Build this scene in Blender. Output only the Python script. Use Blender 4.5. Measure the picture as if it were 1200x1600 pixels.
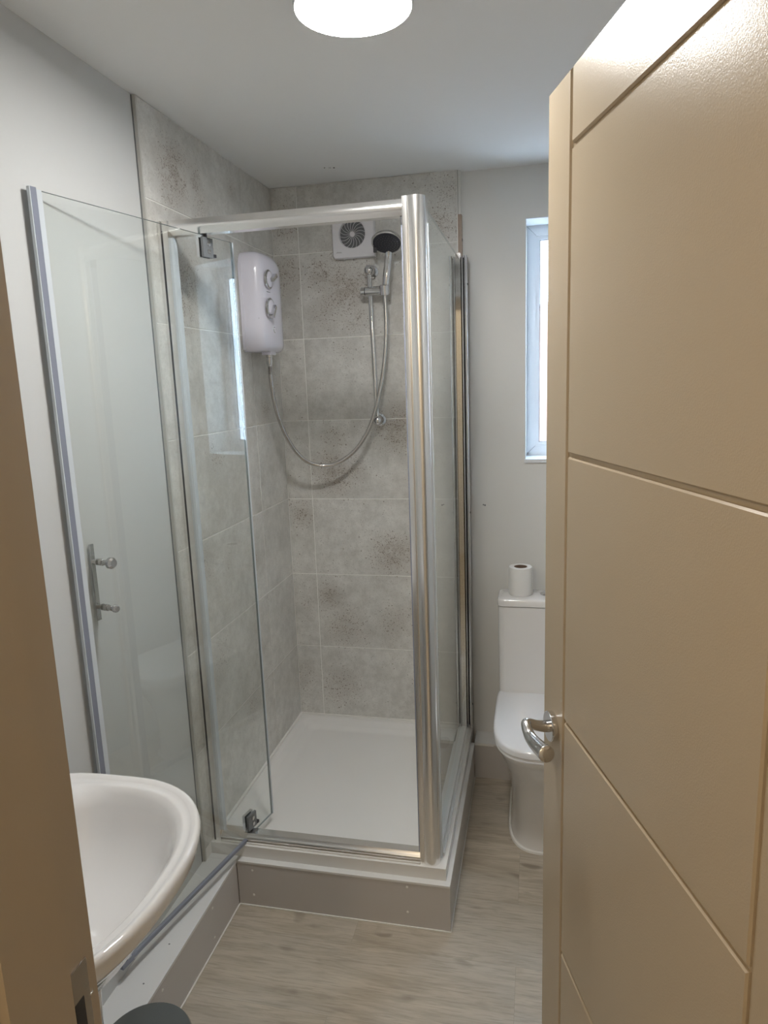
import bpy, bmesh, math, random
from mathutils import Vector, Matrix
random.seed(4)
for o in list(bpy.data.objects): bpy.data.objects.remove(o)
S = bpy.context.scene; C = S.collection
PI = math.pi

# ------------------------------------------------------------------ camera
cam_d = bpy.data.cameras.new('camera'); cam = bpy.data.objects.new('camera', cam_d); C.objects.link(cam)
R_ = Vector((0.97649421, 0.21266822, -0.03508978)); U_ = Vector((-0.00534964, 0.18665908, 0.98241018)); F_ = Vector((-0.21547725, 0.95913013, -0.18340921))
m = Matrix.Identity(4)
for i in range(3):
    m[i][0] = R_[i]; m[i][1] = U_[i]; m[i][2] = -F_[i]
m[0][3], m[1][3], m[2][3] = 0.9574, -2.5472, 1.5317
cam.matrix_world = m
cam_d.sensor_fit = 'HORIZONTAL'; cam_d.sensor_width = 36; cam_d.lens = 1080.44 / 1200 * 36
cam_d.clip_start = 0.02
S.camera = cam
# ------------------------------------------------------------------ view / light
S.view_settings.view_transform = 'Standard'; S.view_settings.look = 'None'
S.view_settings.exposure = 0.3; S.view_settings.gamma = 1.0; S.view_settings.use_curve_mapping = False
LAMP = 82            # emission of the round ceiling light
HALL = 13.0            # watts of the hall bulb behind the camera
SKY = 34.0
w = bpy.data.worlds.new('sky'); S.world = w; w.use_nodes = True
bg = w.node_tree.nodes['Background']; bg.inputs[0].default_value = (0.62, 0.80, 1.0, 1); bg.inputs[1].default_value = SKY
def lamp(name, typ, loc, energy, color, **k):
    d = bpy.data.lights.new(name, typ); d.energy = energy; d.color = color
    for a, b in k.items(): setattr(d, a, b)
    o = bpy.data.objects.new(name, d); o.location = loc; C.objects.link(o); return o
lamp('hall_bulb', 'POINT', (0.55, -3.05, 2.0), HALL, (1.0, 0.80, 0.56), shadow_soft_size=0.05)
po = lamp('window_portal', 'AREA', (1.055, 0.26, 1.655), 1, (1, 1, 1), shape='RECTANGLE', size=0.4, size_y=0.95)
po.rotation_euler = (-PI/2, 0, 0); po.data.cycles.is_portal = True

# ------------------------------------------------------------------ materials
def mat(name, col=(.8,.8,.8), rough=.5, metal=0., bump=None, coat=0., spec=.5, var=None, noise_scale=40):
    M = bpy.data.materials.new(name); M.use_nodes = True
    nt = M.node_tree; n = nt.nodes; l = nt.links; b = n['Principled BSDF']
    b.inputs['Base Color'].default_value = (*col, 1); b.inputs['Roughness'].default_value = rough
    b.inputs['Metallic'].default_value = metal; b.inputs['Coat Weight'].default_value = coat
    b.inputs['Coat Roughness'].default_value = .04; b.inputs['Specular IOR Level'].default_value = spec
    tc = n.new('ShaderNodeTexCoord')
    if var:
        nz = n.new('ShaderNodeTexNoise'); nz.inputs['Scale'].default_value = noise_scale; nz.inputs['Detail'].default_value = 4
        l.new(tc.outputs['Object'], nz.inputs['Vector'])
        mx = n.new('ShaderNodeMix'); mx.data_type = 'RGBA'
        mx.inputs['A'].default_value = (*[c*(1-var) for c in col], 1); mx.inputs['B'].default_value = (*[min(1, c*(1+var)) for c in col], 1)
        l.new(nz.outputs[0], mx.inputs['Factor']); l.new(mx.outputs['Result'], b.inputs['Base Color'])
    if bump:
        sc, st, dist = bump
        nb = n.new('ShaderNodeTexNoise'); nb.inputs['Scale'].default_value = sc; nb.inputs['Detail'].default_value = 2
        l.new(tc.outputs['Object'], nb.inputs['Vector'])
        bp = n.new('ShaderNodeBump'); bp.inputs['Strength'].default_value = st; bp.inputs['Distance'].default_value = dist
        l.new(nb.outputs[0], bp.inputs['Height']); l.new(bp.outputs[0], b.inputs['Normal'])
    return M
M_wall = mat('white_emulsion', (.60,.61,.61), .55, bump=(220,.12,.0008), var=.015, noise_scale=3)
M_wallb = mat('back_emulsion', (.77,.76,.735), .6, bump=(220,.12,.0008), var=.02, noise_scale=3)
M_ceil = mat('ceiling_emulsion', (.84,.84,.83), .8, bump=(160,.1,.0008))
M_hall = mat('hall_emulsion', (.80,.78,.73), .7)
M_pvc = mat('white_pvc', (.74,.74,.735), .28, var=.015, noise_scale=5)
M_panel = mat('shaded_pvc_panel', (.56,.535,.52), .3, var=.03, noise_scale=4)  # upright faces of the white PVC, their shade put into a greyer colour
M_cer = mat('glazed_ceramic', (.80,.79,.785), .08, coat=.5)
M_acr = mat('white_acrylic', (.78,.77,.75), .22, bump=(60,.05,.001))
M_seat = mat('seat_plastic', (.80,.81,.84), .10, bump=(18,.08,.001))
M_body = mat('shower_plastic', (.80,.79,.89), .2)
M_fan = mat('fan_plastic', (.76,.75,.78), .35)
M_dark = mat('dark_rubber', (.03,.03,.035), .4)
M_void = mat('dark_void', (.035,.033,.032), .8)
M_grey = mat('grey_plastic', (.16,.17,.18), .35)
M_face = mat('spray_plate', (.025,.027,.04), .3)
M_chrome = mat('chrome', (.68,.68,.69), .06, 1.)
M_alu = mat('polished_aluminium', (.86,.85,.84), .24, 1.)
M_steel = mat('brushed_steel', (.58,.57,.56), .2, 1., bump=(300,.03,.0005))
M_seal = mat('grey_seal', (.25,.27,.34), .2)
M_sealc = mat('pale_seal', (.62,.67,.72), .2)
M_door = mat('cream_door_paint', (.44,.36,.26), .26, bump=(420,.3,.0006), spec=.35)
M_frame = mat('cream_frame_paint', (.39,.315,.225), .38, bump=(300,.1,.0006))
M_upvc = mat('white_upvc', (.80,.83,.86), .25)
M_sil = mat('white_sealant', (.80,.79,.76), .3)
M_wood = mat('bare_batten', (.42,.33,.27), .8, var=.15, noise_scale=60)
M_paper = mat('toilet_paper', (.80,.79,.77), .9, bump=(500,.2,.0006))
M_card = mat('cardboard', (.22,.15,.11), .9)
M_bin = mat('bin_lid', (.12,.13,.13), .12, .25, coat=.3)
M_binb = mat('bin_body', (.30,.31,.31), .3, .9)
M_sock = mat('socket_grout', (.88,.87,.84), .8)
M_trim = mat('tile_trim', (.52,.51,.485), .35)
M_brick = mat('outside_brick', (.085,.045,.035), .9, var=.2, noise_scale=12)

def emis(name, col, st):
    M = bpy.data.materials.new(name); M.use_nodes = True; n = M.node_tree.nodes; n.clear()
    e = n.new('ShaderNodeEmission'); e.inputs[0].default_value = (*col, 1); e.inputs[1].default_value = st
    o = n.new('ShaderNodeOutputMaterial'); M.node_tree.links.new(e.outputs[0], o.inputs[0]); return M
M_lamp = emis('lit_opal', (1.0, .985, .945), LAMP)

def glass(name, tint=(.98,.99,.985), ior=1.52):
    M = bpy.data.materials.new(name); M.use_nodes = True; nt = M.node_tree; n = nt.nodes; l = nt.links; n.clear()
    o = n.new('ShaderNodeOutputMaterial'); mx = n.new('ShaderNodeMixShader')
    t = n.new('ShaderNodeBsdfTransparent'); t.inputs[0].default_value = (*tint, 1)
    g = n.new('ShaderNodeBsdfGlossy'); g.inputs['Roughness'].default_value = .0; g.inputs[0].default_value = (.93,.96,.95,1)
    f = n.new('ShaderNodeFresnel'); f.inputs[0].default_value = ior
    ge = n.new('ShaderNodeNewGeometry'); mi = n.new('ShaderNodeMath'); mi.operation = 'SUBTRACT'; mi.inputs[0].default_value = 1.
    l.new(ge.outputs['Backfacing'], mi.inputs[1])
    ml = n.new('ShaderNodeMath'); ml.operation = 'MULTIPLY'; l.new(f.outputs[0], ml.inputs[0]); l.new(mi.outputs[0], ml.inputs[1])
    ad = n.new('ShaderNodeMath'); ad.operation = 'ADD'; ad.inputs[1].default_value = 1.; l.new(ml.outputs[0], ad.inputs[0])
    dv = n.new('ShaderNodeMath'); dv.operation = 'DIVIDE'; l.new(ml.outputs[0], dv.inputs[0]); l.new(ad.outputs[0], dv.inputs[1])
    m2 = n.new('ShaderNodeMath'); m2.operation = 'MULTIPLY'; m2.inputs[1].default_value = 2.; m2.use_clamp = True; l.new(dv.outputs[0], m2.inputs[0])
    l.new(m2.outputs[0], mx.inputs[0]); l.new(t.outputs[0], mx.inputs[1]); l.new(g.outputs[0], mx.inputs[2]); l.new(mx.outputs[0], o.inputs[0])
    return M
M_glass = glass('clear_glass')
M_edge = mat('glass_edge', (.20,.24,.25), .15)

def frosted():
    M = bpy.data.materials.new('obscured_glass'); M.use_nodes = True; nt = M.node_tree; n = nt.nodes; l = nt.links; n.clear()
    o = n.new('ShaderNodeOutputMaterial'); mx = n.new('ShaderNodeMixShader'); mx.inputs[0].default_value = .12
    r = n.new('ShaderNodeBsdfRefraction'); r.inputs['Roughness'].default_value = .22; r.inputs['IOR'].default_value = 1.1
    g = n.new('ShaderNodeBsdfGlossy'); g.inputs['Roughness'].default_value = .15
    tc = n.new('ShaderNodeTexCoord'); v = n.new('ShaderNodeTexVoronoi'); v.inputs['Scale'].default_value = 140
    l.new(tc.outputs['Object'], v.inputs['Vector']); b = n.new('ShaderNodeBump'); b.inputs['Strength'].default_value = .5; b.inputs['Distance'].default_value = .002
    l.new(v.outputs['Distance'], b.inputs['Height']); l.new(b.outputs[0], r.inputs['Normal']); l.new(b.outputs[0], g.inputs['Normal'])
    l.new(r.outputs[0], mx.inputs[1]); l.new(g.outputs[0], mx.inputs[2]); l.new(mx.outputs[0], o.inputs[0]); return M
M_frost = frosted()

# patches of pitting on the stone-effect tiles (metres; on the left wall x=0, on the back wall y=0)
LP = [(0.0,-0.715,2.11,0.10,1.),(0.0,-0.757,2.048,0.05,.9),(0.0,-0.60,2.12,0.05,.8),(0.0,-0.576,2.06,0.07,.5),(0.0,-0.344,2.15,0.04,.5),(0.0,-0.699,1.828,0.10,.8),(0.0,-0.715,1.741,0.07,.7),(0.0,-0.61,1.327,0.08,.5),(0.0,-0.709,1.012,0.07,.5),(0.0,-0.576,0.98,0.05,.4),(0.0,-0.354,0.939,0.05,.4),(0.0,-0.68,0.70,0.09,.4),(0.0,-0.468,0.454,0.08,.5),(0.0,-0.059,1.54,0.06,.5),(0.0,-0.175,1.452,0.06,.6)]
BP = [(0.05,0,2.12,0.06,.8),(0.04,0,1.937,0.08,.7),(0.189,0,1.928,0.07,.9),(0.27,0,1.87,0.10,1.),(0.19,0,1.80,0.07,.6),(0.303,0,1.763,0.06,.6),(0.261,0,1.661,0.05,.3),(0.19,0,1.195,0.09,1.),(0.28,0,1.21,0.05,.7),(0.20,0,1.33,0.05,.5),(0.45,0,1.36,0.09,1.),(0.409,0,0.88,0.09,1.),(0.054,0,1.04,0.06,.8),(0.15,0,0.70,0.06,.9),(0.22,0,0.57,0.09,.6),(0.051,0,0.66,0.05,.3),(0.171,0,0.322,0.09,.5),(0.401,0,0.607,0.07,.5),(0.628,0,2.07,0.08,.7),(0.652,0,2.173,0.05,.4),(0.02,0,0.34,0.07,.3)]
def tile_mat():
    M = bpy.data.materials.new('stone_effect_tile'); M.use_nodes = True; nt = M.node_tree; n = nt.nodes; l = nt.links; b = n['Principled BSDF']
    ge = n.new('ShaderNodeNewGeometry'); tc = n.new('ShaderNodeTexCoord')
    mu = n.new('ShaderNodeMath'); mu.operation = 'MULTIPLY'; mu.inputs[1].default_value = 37.; l.new(ge.outputs['Random Per Island'], mu.inputs[0])
    def noise(scale, det=4, rough=.55):
        z = n.new('ShaderNodeTexNoise'); z.noise_dimensions = '4D'; z.inputs['Scale'].default_value = scale; z.inputs['Detail'].default_value = det; z.inputs['Roughness'].default_value = rough
        l.new(tc.outputs['Object'], z.inputs['Vector']); l.new(mu.outputs[0], z.inputs['W']); return z.outputs[0]
    def math_(op, a, c, clamp=False):
        q = n.new('ShaderNodeMath'); q.operation = op; q.use_clamp = clamp
        for i, s in enumerate((a, c)):
            if isinstance(s, (int, float)): q.inputs[i].default_value = s
            else: l.new(s, q.inputs[i])
        return q.outputs[0]
    def ramp(src, a, c, x=0., y=1.):
        q = n.new('ShaderNodeMapRange'); q.interpolation_type = 'SMOOTHSTEP'; l.new(src, q.inputs[0])
        for i, v_ in enumerate((a, c, x, y)): q.inputs[i+1].default_value = v_
        return q.outputs[0]
    mask = None
    for (x, y, z, r, s) in LP + BP:
        d = n.new('ShaderNodeVectorMath'); d.operation = 'DISTANCE'; l.new(tc.outputs['Object'], d.inputs[0]); d.inputs[1].default_value = (x, y, z)
        v = ramp(d.outputs['Value'], 0., r*1.45, s, 0.)
        mask = v if mask is None else math_('MAXIMUM', mask, v)
    lrg = noise(6, 5, .6); mid = noise(28, 5, .7); fine = noise(190, 3, .6); sp = noise(95, 4, .75)
    # pits: fine noise above a threshold that drops inside the patches
    brk = ramp(mid, .34, .56)
    mm = math_('MULTIPLY', mask, brk)
    thr = math_('ADD', math_('MULTIPLY', mm, .42), math_('MULTIPLY', ramp(lrg, .5, .75), .07))
    def vor(scale, dens, rad):
        dv = n.new('ShaderNodeTexNoise'); dv.inputs['Scale'].default_value = scale*1.3; dv.inputs['Detail'].default_value = 2; l.new(tc.outputs['Object'], dv.inputs['Vector'])
        va = n.new('ShaderNodeVectorMath'); va.operation = 'MULTIPLY_ADD'; l.new(dv.outputs['Color'], va.inputs[0]); va.inputs[1].default_value = (.9/scale,)*3; l.new(tc.outputs['Object'], va.inputs[2])
        q = n.new('ShaderNodeTexVoronoi'); q.voronoi_dimensions = '4D'; q.inputs['Scale'].default_value = scale; l.new(va.outputs[0], q.inputs['Vector']); l.new(mu.outputs[0], q.inputs['W'])
        sx = n.new('ShaderNodeSeparateColor'); l.new(q.outputs['Color'], sx.inputs[0])
        on = math_('LESS_THAN', sx.outputs[0], dens)
        return math_('MULTIPLY', on, ramp(q.outputs['Distance'], rad, rad+.14, 1., 0.))
    base = ramp(lrg, .48, .72, .01, .16)
    pit = math_('MAXIMUM', vor(165, math_('ADD', math_('MULTIPLY', mm, .80), math_('MULTIPLY', base, .4)), .34), vor(310, math_('ADD', math_('MULTIPLY', mm, 1.1), base), .34))
    pit2 = ramp(fine, .52, .66)
    c1 = n.new('ShaderNodeMix'); c1.data_type = 'RGBA'; c1.inputs['A'].default_value = (.50,.485,.455,1); c1.inputs['B'].default_value = (.76,.75,.72,1)
    l.new(math_('ADD', math_('MULTIPLY', ramp(lrg,.3,.7), .5), math_('MULTIPLY', ramp(mid,.3,.7), .5)), c1.inputs['Factor'])
    # slightly darker, dirtier ground within a patch
    c2 = n.new('ShaderNodeMix'); c2.data_type = 'RGBA'; l.new(math_('MULTIPLY', mm, .62), c2.inputs['Factor']); l.new(c1.outputs['Result'], c2.inputs['A']); c2.inputs['B'].default_value = (.36,.31,.265,1)
    c3 = n.new('ShaderNodeMix'); c3.data_type = 'RGBA'; l.new(math_('MULTIPLY', pit, .8), c3.inputs['Factor']); l.new(c2.outputs['Result'], c3.inputs['A']); c3.inputs['B'].default_value = (.17,.13,.10,1)
    c4 = n.new('ShaderNodeMix'); c4.data_type = 'RGBA'; l.new(math_('MULTIPLY', pit2, .25), c4.inputs['Factor']); l.new(c3.outputs['Result'], c4.inputs['A']); c4.inputs['B'].default_value = (.30,.285,.26,1)
    l.new(c4.outputs['Result'], b.inputs['Base Color']); b.inputs['Roughness'].default_value = .38
    bp = n.new('ShaderNodeBump'); bp.inputs['Strength'].default_value = .25; bp.inputs['Distance'].default_value = .001
    l.new(math_('SUBTRACT', mid, math_('MULTIPLY', pit, .5)), bp.inputs['Height']); l.new(bp.outputs[0], b.inputs['Normal'])
    return M
M_tile = tile_mat()

def floor_mat():
    M = bpy.data.materials.new('oak_effect_vinyl'); M.use_nodes = True; nt = M.node_tree; n = nt.nodes; l = nt.links; b = n['Principled BSDF']
    tc = n.new('ShaderNodeTexCoord')
    br = n.new('ShaderNodeTexBrick'); br.offset = .37; br.inputs['Scale'].default_value = 1; br.inputs['Mortar Size'].default_value = .0004
    br.inputs['Brick Width'].default_value = 1.22; br.inputs['Row Height'].default_value = .228; br.inputs['Mortar Smooth'].default_value = .3
    br.inputs['Color1'].default_value = (0,0,0,1); br.inputs['Color2'].default_value = (1,1,1,1); br.inputs['Mortar'].default_value = (.5,.5,.5,1)
    mp0 = n.new('ShaderNodeMapping'); mp0.inputs['Location'].default_value = (.31, .03, 0)
    l.new(tc.outputs['Object'], mp0.inputs[0]); l.new(mp0.outputs[0], br.inputs['Vector'])
    def noise(sx, sy, det, rough, dist=0.):
        mp = n.new('ShaderNodeMapping'); mp.inputs['Scale'].default_value = (sx, sy, 1)
        l.new(tc.outputs['Object'], mp.inputs[0])
        ad = n.new('ShaderNodeVectorMath'); ad.operation = 'MULTIPLY_ADD'; ad.inputs[1].default_value = (5, 9, 3)
        l.new(br.outputs['Color'], ad.inputs[0]); l.new(mp.outputs[0], ad.inputs[2])
        z = n.new('ShaderNodeTexNoise'); z.inputs['Scale'].default_value = 1; z.inputs['Detail'].default_value = det; z.inputs['Roughness'].default_value = rough; z.inputs['Distortion'].default_value = dist
        l.new(ad.outputs[0], z.inputs['Vector']); return z.outputs[0]
    g1 = noise(2.4, 14, 6, .62, 2.0); g2 = noise(12, 160, 4, .6); g3 = noise(2, 5, 3, .5)
    kn = noise(9, 17, 1, .4, .4)
    def ramp(src, a, c, x=0., y=1.):
        q = n.new('ShaderNodeMapRange'); q.interpolation_type = 'SMOOTHSTEP'; l.new(src, q.inputs[0])
        for i, v_ in enumerate((a, c, x, y)): q.inputs[i+1].default_value = v_
        return q.outputs[0]
    def mix(f, A, B):
        q = n.new('ShaderNodeMix'); q.data_type = 'RGBA'
        if isinstance(f, float): q.inputs['Factor'].default_value = f
        else: l.new(f, q.inputs['Factor'])
        for nm, v_ in (('A', A), ('B', B)):
            if isinstance(v_, tuple): q.inputs[nm].default_value = (*v_, 1)
            else: l.new(v_, q.inputs[nm])
        return q.outputs['Result']
    c = mix(ramp(g1, .3, .7), (.54,.475,.385), (.37,.315,.245))
    c = mix(ramp(g3, .35, .7, 0, .5), c, (.49,.455,.40))
    c = mix(ramp(g2, .46, .68, 0, .42), c, (.25,.215,.17))
    c = mix(ramp(kn, .66, .76, 0, .6), c, (.20,.165,.125))
    c = mix(br.outputs['Fac'], c, (.30,.27,.22))
    l.new(c, b.inputs['Base Color']); b.inputs['Roughness'].default_value = .42
    bp = n.new('ShaderNodeBump'); bp.inputs['Strength'].default_value = .15; bp.inputs['Distance'].default_value = .001; l.new(g2, bp.inputs['Height']); l.new(bp.outputs[0], b.inputs['Normal'])
    return M
M_floor = floor_mat()

# ------------------------------------------------------------------ mesh helpers
def link(name, bm, material, parent=None, smooth=35, bevel=0, seg=2):
    me = bpy.data.meshes.new(name)
    if bevel:
        es = [e for e in bm.edges if len(e.link_faces) == 2 and e.calc_face_angle(0) > math.radians(30)]
        if es: bmesh.ops.bevel(bm, geom=es, offset=bevel, segments=seg, profile=.6, affect='EDGES')
    bmesh.ops.recalc_face_normals(bm, faces=bm.faces)
    bm.to_mesh(me); bm.free()
    for mm in (material if isinstance(material, (list, tuple)) else [material]): me.materials.append(mm)
    if smooth:
        for p in me.polygons: p.use_smooth = True
        me.set_sharp_from_angle(angle=math.radians(smooth))
    o = bpy.data.objects.new(name, me); C.objects.link(o)
    if parent is not None:
        o.parent = parent; o.matrix_parent_inverse = parent.matrix_world.inverted()
    return o
def B(): return bmesh.new()
def box(bm, x0, x1, y0, y1, z0, z1, M=None):
    vs = [bm.verts.new(Vector(p)) for p in ((x0,y0,z0),(x1,y0,z0),(x1,y1,z0),(x0,y1,z0),(x0,y0,z1),(x1,y0,z1),(x1,y1,z1),(x0,y1,z1))]
    fs = [bm.faces.new([vs[i] for i in f]) for f in ((0,3,2,1),(4,5,6,7),(0,1,5,4),(1,2,6,5),(2,3,7,6),(3,0,4,7))]
    if M is not None:
        for v in vs: v.co = M @ v.co
    return fs
def bxo(name, mt, parent, *a, bevel=0, M=None, seg=2):
    bm = B(); box(bm, *a, M=M); return link(name, bm, mt, parent, bevel=bevel, seg=seg)
def frame_of(d):
    d = d.normalized(); a = Vector((0,0,1)) if abs(d.z) < .9 else Vector((1,0,0))
    u = d.cross(a).normalized(); return u, d.cross(u).normalized()
def loft(bm, rings, cap0=True, cap1=True, closed=True):
    L = [[bm.verts.new(Vector(p)) for p in r] for r in rings]; N = len(L[0])
    for a, b in zip(L, L[1:]):
        for i in range(N if closed else N-1):
            j = (i+1) % N; bm.faces.new((a[i], a[j], b[j], b[i]))
    if cap0: bm.faces.new(L[0][::-1])
    if cap1: bm.faces.new(L[-1])
    return L
def tube(bm, pts, rad, n=16, cap=True, flat=None):
    pts = [Vector(p) for p in pts]; rad = rad if isinstance(rad, (list, tuple)) else [rad]*len(pts)
    rings = []; u = None
    for i, p in enumerate(pts):
        d = (pts[min(i+1, len(pts)-1)] - pts[max(i-1, 0)]).normalized()
        if u is None: u, v = frame_of(d)
        else:
            u = (u - d*u.dot(d)).normalized(); v = d.cross(u)
        rings.append([p + (u*math.cos(2*PI*k/n) + v*math.sin(2*PI*k/n))*rad[i] for k in range(n)])
    loft(bm, rings, cap, cap)
def lathe(bm, prof, o=(0,0,0), axis=(0,0,1), n=32, cap0=True, cap1=True):
    o = Vector(o); d = Vector(axis).normalized(); u, v = frame_of(d)
    loft(bm, [[o + d*h + (u*math.cos(2*PI*k/n) + v*math.sin(2*PI*k/n))*r for k in range(n)] for r, h in prof], cap0, cap1)
def sph(bm, c, r, seg=24, sc=(1,1,1)):
    g = bmesh.ops.create_uvsphere(bm, u_segments=seg, v_segments=seg//2, radius=r)
    for v in g['verts']: v.co = Vector(c) + Vector((v.co.x*sc[0], v.co.y*sc[1], v.co.z*sc[2]))
def prism(bm, pts2, f0, f1):
    loft(bm, [[f0(*p) for p in pts2], [f1(*p) for p in pts2]])
def spline(P, n=12):
    P = [Vector(p) for p in P]; P = [2*P[0]-P[1]] + P + [2*P[-1]-P[-2]]; out = []
    for i in range(1, len(P)-2):
        for k in range(n):
            t = k/n; a, b, c, d = P[i-1:i+3]
            out.append(.5*((2*b)+(c-a)*t+(2*a-5*b+4*c-d)*t*t+(3*b-a-3*c+d)*t**3))
    out.append(P[-2]); return out
def thing(name, label, cat, loc=(0,0,0), group=None, kind=None):
    o = bpy.data.objects.new(name, None); C.objects.link(o); o.location = loc; o.empty_display_size = .05
    o.matrix_world = Matrix.Translation(loc)
    return tag(o, label, cat, group, kind)
def tag(o, label=None, cat=None, group=None, kind=None):
    if label: o['label'] = label
    if cat: o['category'] = cat
    if group: o['group'] = group
    if kind: o['kind'] = kind
    return o
def st(name, bm, mt, label, parent=None, **k):
    o = link(name, bm, mt, parent, **k); tag(o, label, 'structure' if False else name.split('_')[0]); o['kind'] = 'structure'; return o

# ------------------------------------------------------------------ room constants
H = 2.242; XW = -.010; YW = .031; XR = 1.26; YF = -2.0; YO = -2.13
T0 = .184; TH = .304
# ------------------------------------------------------------------ structure
bm = B(); box(bm, -.3, 2.0, -3.6, .35, -.06, 0); st('floor', bm, M_floor, 'grey-brown oak effect plank floor')
bm = B(); box(bm, -.3, XR+.04, YF-.065, .35, H, H+.06)
ceiling = st('ceiling', bm, M_ceil, 'flat white painted ceiling above the shower')
for x, y, r in ((.262,-.169,.0022),(.277,-.165,.0012),(.281,-.163,.0012),(.292,-.159,.003)):
    bm = B(); lathe(bm, [(r, 0), (r, .0012)], (x, y, H-.001)); link('screw_hole', bm, M_void, ceiling)
bm = B(); box(bm, XW-.08, XW, YF-.13, .1, 0, H)
wl = st('wall_left', bm, M_wall, 'smooth white painted wall on the left')
def hole_wall(x0, x1, y0, y1, hx0, hx1, hz0, hz1, top=H):
    bm = B(); box(bm, x0, hx0, y0, y1, 0, top); box(bm, hx1, x1, y0, y1, 0, top)
    box(bm, hx0, hx1, y0, y1, hz1, top)
    if hz0 > 0: box(bm, hx0, hx1, y0, y1, 0, hz0)
    return bm
WX0, WX1, WZ0, WZ1 = .913, 1.20, 1.238, 2.074
wb = st('wall_back', hole_wall(XW, XR, YW, YW+.22, WX0, WX1, WZ0, WZ1), M_wallb, 'grey-white painted wall behind the toilet with the window opening')
bm = B(); lathe(bm, [(.0025, 0), (.0025, .002)], (.762, YW-.0015, 1.069), (0,1,0)); lathe(bm, [(.003, 0), (.003, .002)], (.768, YW-.0015, 1.067), (0,1,0)); link('screw_hole', bm, M_grey, wb)
bm = B(); box(bm, XR, XR+.08, YF-.13, .1, 0, H); st('wall_right', bm, M_wall, 'white painted wall to the right of the toilet, behind the door')
DX0, DX1, DZ = .455, 1.235, 1.99
st('wall_front', hole_wall(XW, XR+.02, YO, YF, DX0, DX1, 0, DZ), M_wall, 'white painted wall around the doorway')
# tiled faces: backing board with grout plus separate tile islands
def tiles(name, cells, to3, wallobj, label, boardbox):
    bm = B(); box(bm, *boardbox); b_ = link('tile_backing', bm, M_sock, wallobj)
    bm = B(); g = .0014
    for (a0, a1, z0, z1) in cells:
        pts = [(a0+g, z0+g), (a1-g, z0+g), (a1-g, z1-g), (a0+g, z1-g)]
        i = .0009; pin = [(a0+g+i, z0+g+i), (a1-g-i, z0+g+i), (a1-g-i, z1-g-i), (a0+g+i, z1-g-i)]
        loft(bm, [[to3(p, q, -.004) for p, q in pts], [to3(p, q, -.0007) for p, q in pts], [to3(p, q, 0) for p, q in pin]])
    o = link(name, bm, M_tile, wallobj, smooth=0); o['label'] = label; return o
zs = [T0 + TH*k for k in range(7)] + [H-.001]
tiles('wall_tiles', [(a, b, zs[i], zs[i+1]) for i in range(7) for a, b in ((-.2665, -.002), (-.872, -.2665))], lambda a, z, d: Vector((d, a, z)), wl, 'pitted grey stone-effect tiles', (XW-.002, -.0015, -.874, 0, .0, H-.001))
tiles('wall_tiles', [(a, b, zs[i], zs[i+1]) for i in range(7) for a, b in ((.0, .1004), (.1004, .683))], lambda a, z, d: Vector((a, -d, z)), wb, 'pitted grey stone-effect tiles', (-.0015, .684, .0015, YW+.002, .0, H-.001))
bm = B(); box(bm, XW-.001, .0012, -.880, -.8735, .15, H-.002); tr = link('tile_trim', bm, M_trim, wl, bevel=.0012)
bm = B(); box(bm, XW-.001, XW+.0022, -.8822, -.8798, .15, H-.002); link('trim_shadow_line', bm, M_grey, wl)  # thin dark strip drawing the shadow line where trim meets paint
bm = B(); box(bm, .6835, .6875, -.0012, YW, 2.098, H-.002); link('tile_trim', bm, M_trim, wb, bevel=.0008)
bm = B(); box(bm, .684, .697, .003, YW, .15, 2.098); link('wood_batten', bm, M_wood, wb)['label'] = 'bare wooden batten strip'
bm = B(); lathe(bm, [(.0045, 0), (.0045, .003)], (.6955, .016, 2.015), (1,0,0)); link('screw_hole', bm, M_void, wb)
bm = B(); box(bm, .6875, .695, .006, YW, 2.098, H-.002); link('filler_strip', bm, M_wallb, wb)
# hall around the camera
bm = B(); box(bm, -.26, 2.0, -3.6, YF-.066, 2.44, 2.5); st('ceiling_hall', bm, M_hall, 'hall ceiling behind the doorway')
bm = B(); box(bm, -.3, -.22, -3.6, YO, 0, 2.44); st('wall_hall_left', bm, M_hall, 'hall wall left of the doorway')
bm = B(); box(bm, 1.92, 2.0, -3.6, YO, 0, 2.44); st('wall_hall_right', bm, M_hall, 'hall wall right of the doorway')
bm = B(); box(bm, -.3, 2.0, -3.68, -3.6, 0, 2.5); st('wall_hall_back', bm, M_hall, 'hall wall opposite the doorway')
bm = B(); box(bm, -.3, XW, YO, YF-.02, 0, 2.44); box(bm, XR+.02, 2.0, YO, YF-.02, 0, 2.44); box(bm, XW, XR+.02, YO, YF-.066, H, 2.44)
st('wall_hall_front', bm, M_hall, 'hall side of the bathroom wall')

# boxed pipes
LZ = .147
def caps(parent, pts, ax):
    for p in pts:
        bm = B(); lathe(bm, [(.0036, -.001), (.0036, .0008), (.002, .0016)], p, ax, n=12); link('screw_cap', bm, M_sil, parent)
t1 = thing('trim_1', 'long white-topped pipe boxing along the left wall under the basin', 'trim', (.04, -1.4, 0), kind='structure')
bxo('top_board', M_pvc, t1, XW, .0885, YF, -.857, LZ-.008, LZ, bevel=.001)
bxo('side_board', M_panel, t1, .0805, .0875, YF, -.857, 0, LZ-.008, bevel=.0005)
bxo('sealant', M_sil, t1, .0875, .0905, YF, -.858, 0, .003, bevel=.001)
caps(t1, [(.0878,-1.018,.121),(.0878,-1.284,.12),(.0878,-1.55,.12),(.0878,-1.02,.03)], (1,0,0))
for y in (-1.18,-1.30):
    bm = B(); lathe(bm, [(.0022, 0), (.002, .0006)], (.05, y, LZ)); link('speck', bm, M_grey, t1)
t2 = thing('trim_2', 'low boxed ledge along the back wall behind the toilet', 'trim', (1.0, -.03, 0), kind='structure')
bxo('top_board', M_pvc, t2, .727, XR, -.0645, YW, LZ-.008, LZ, bevel=.002)
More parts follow.
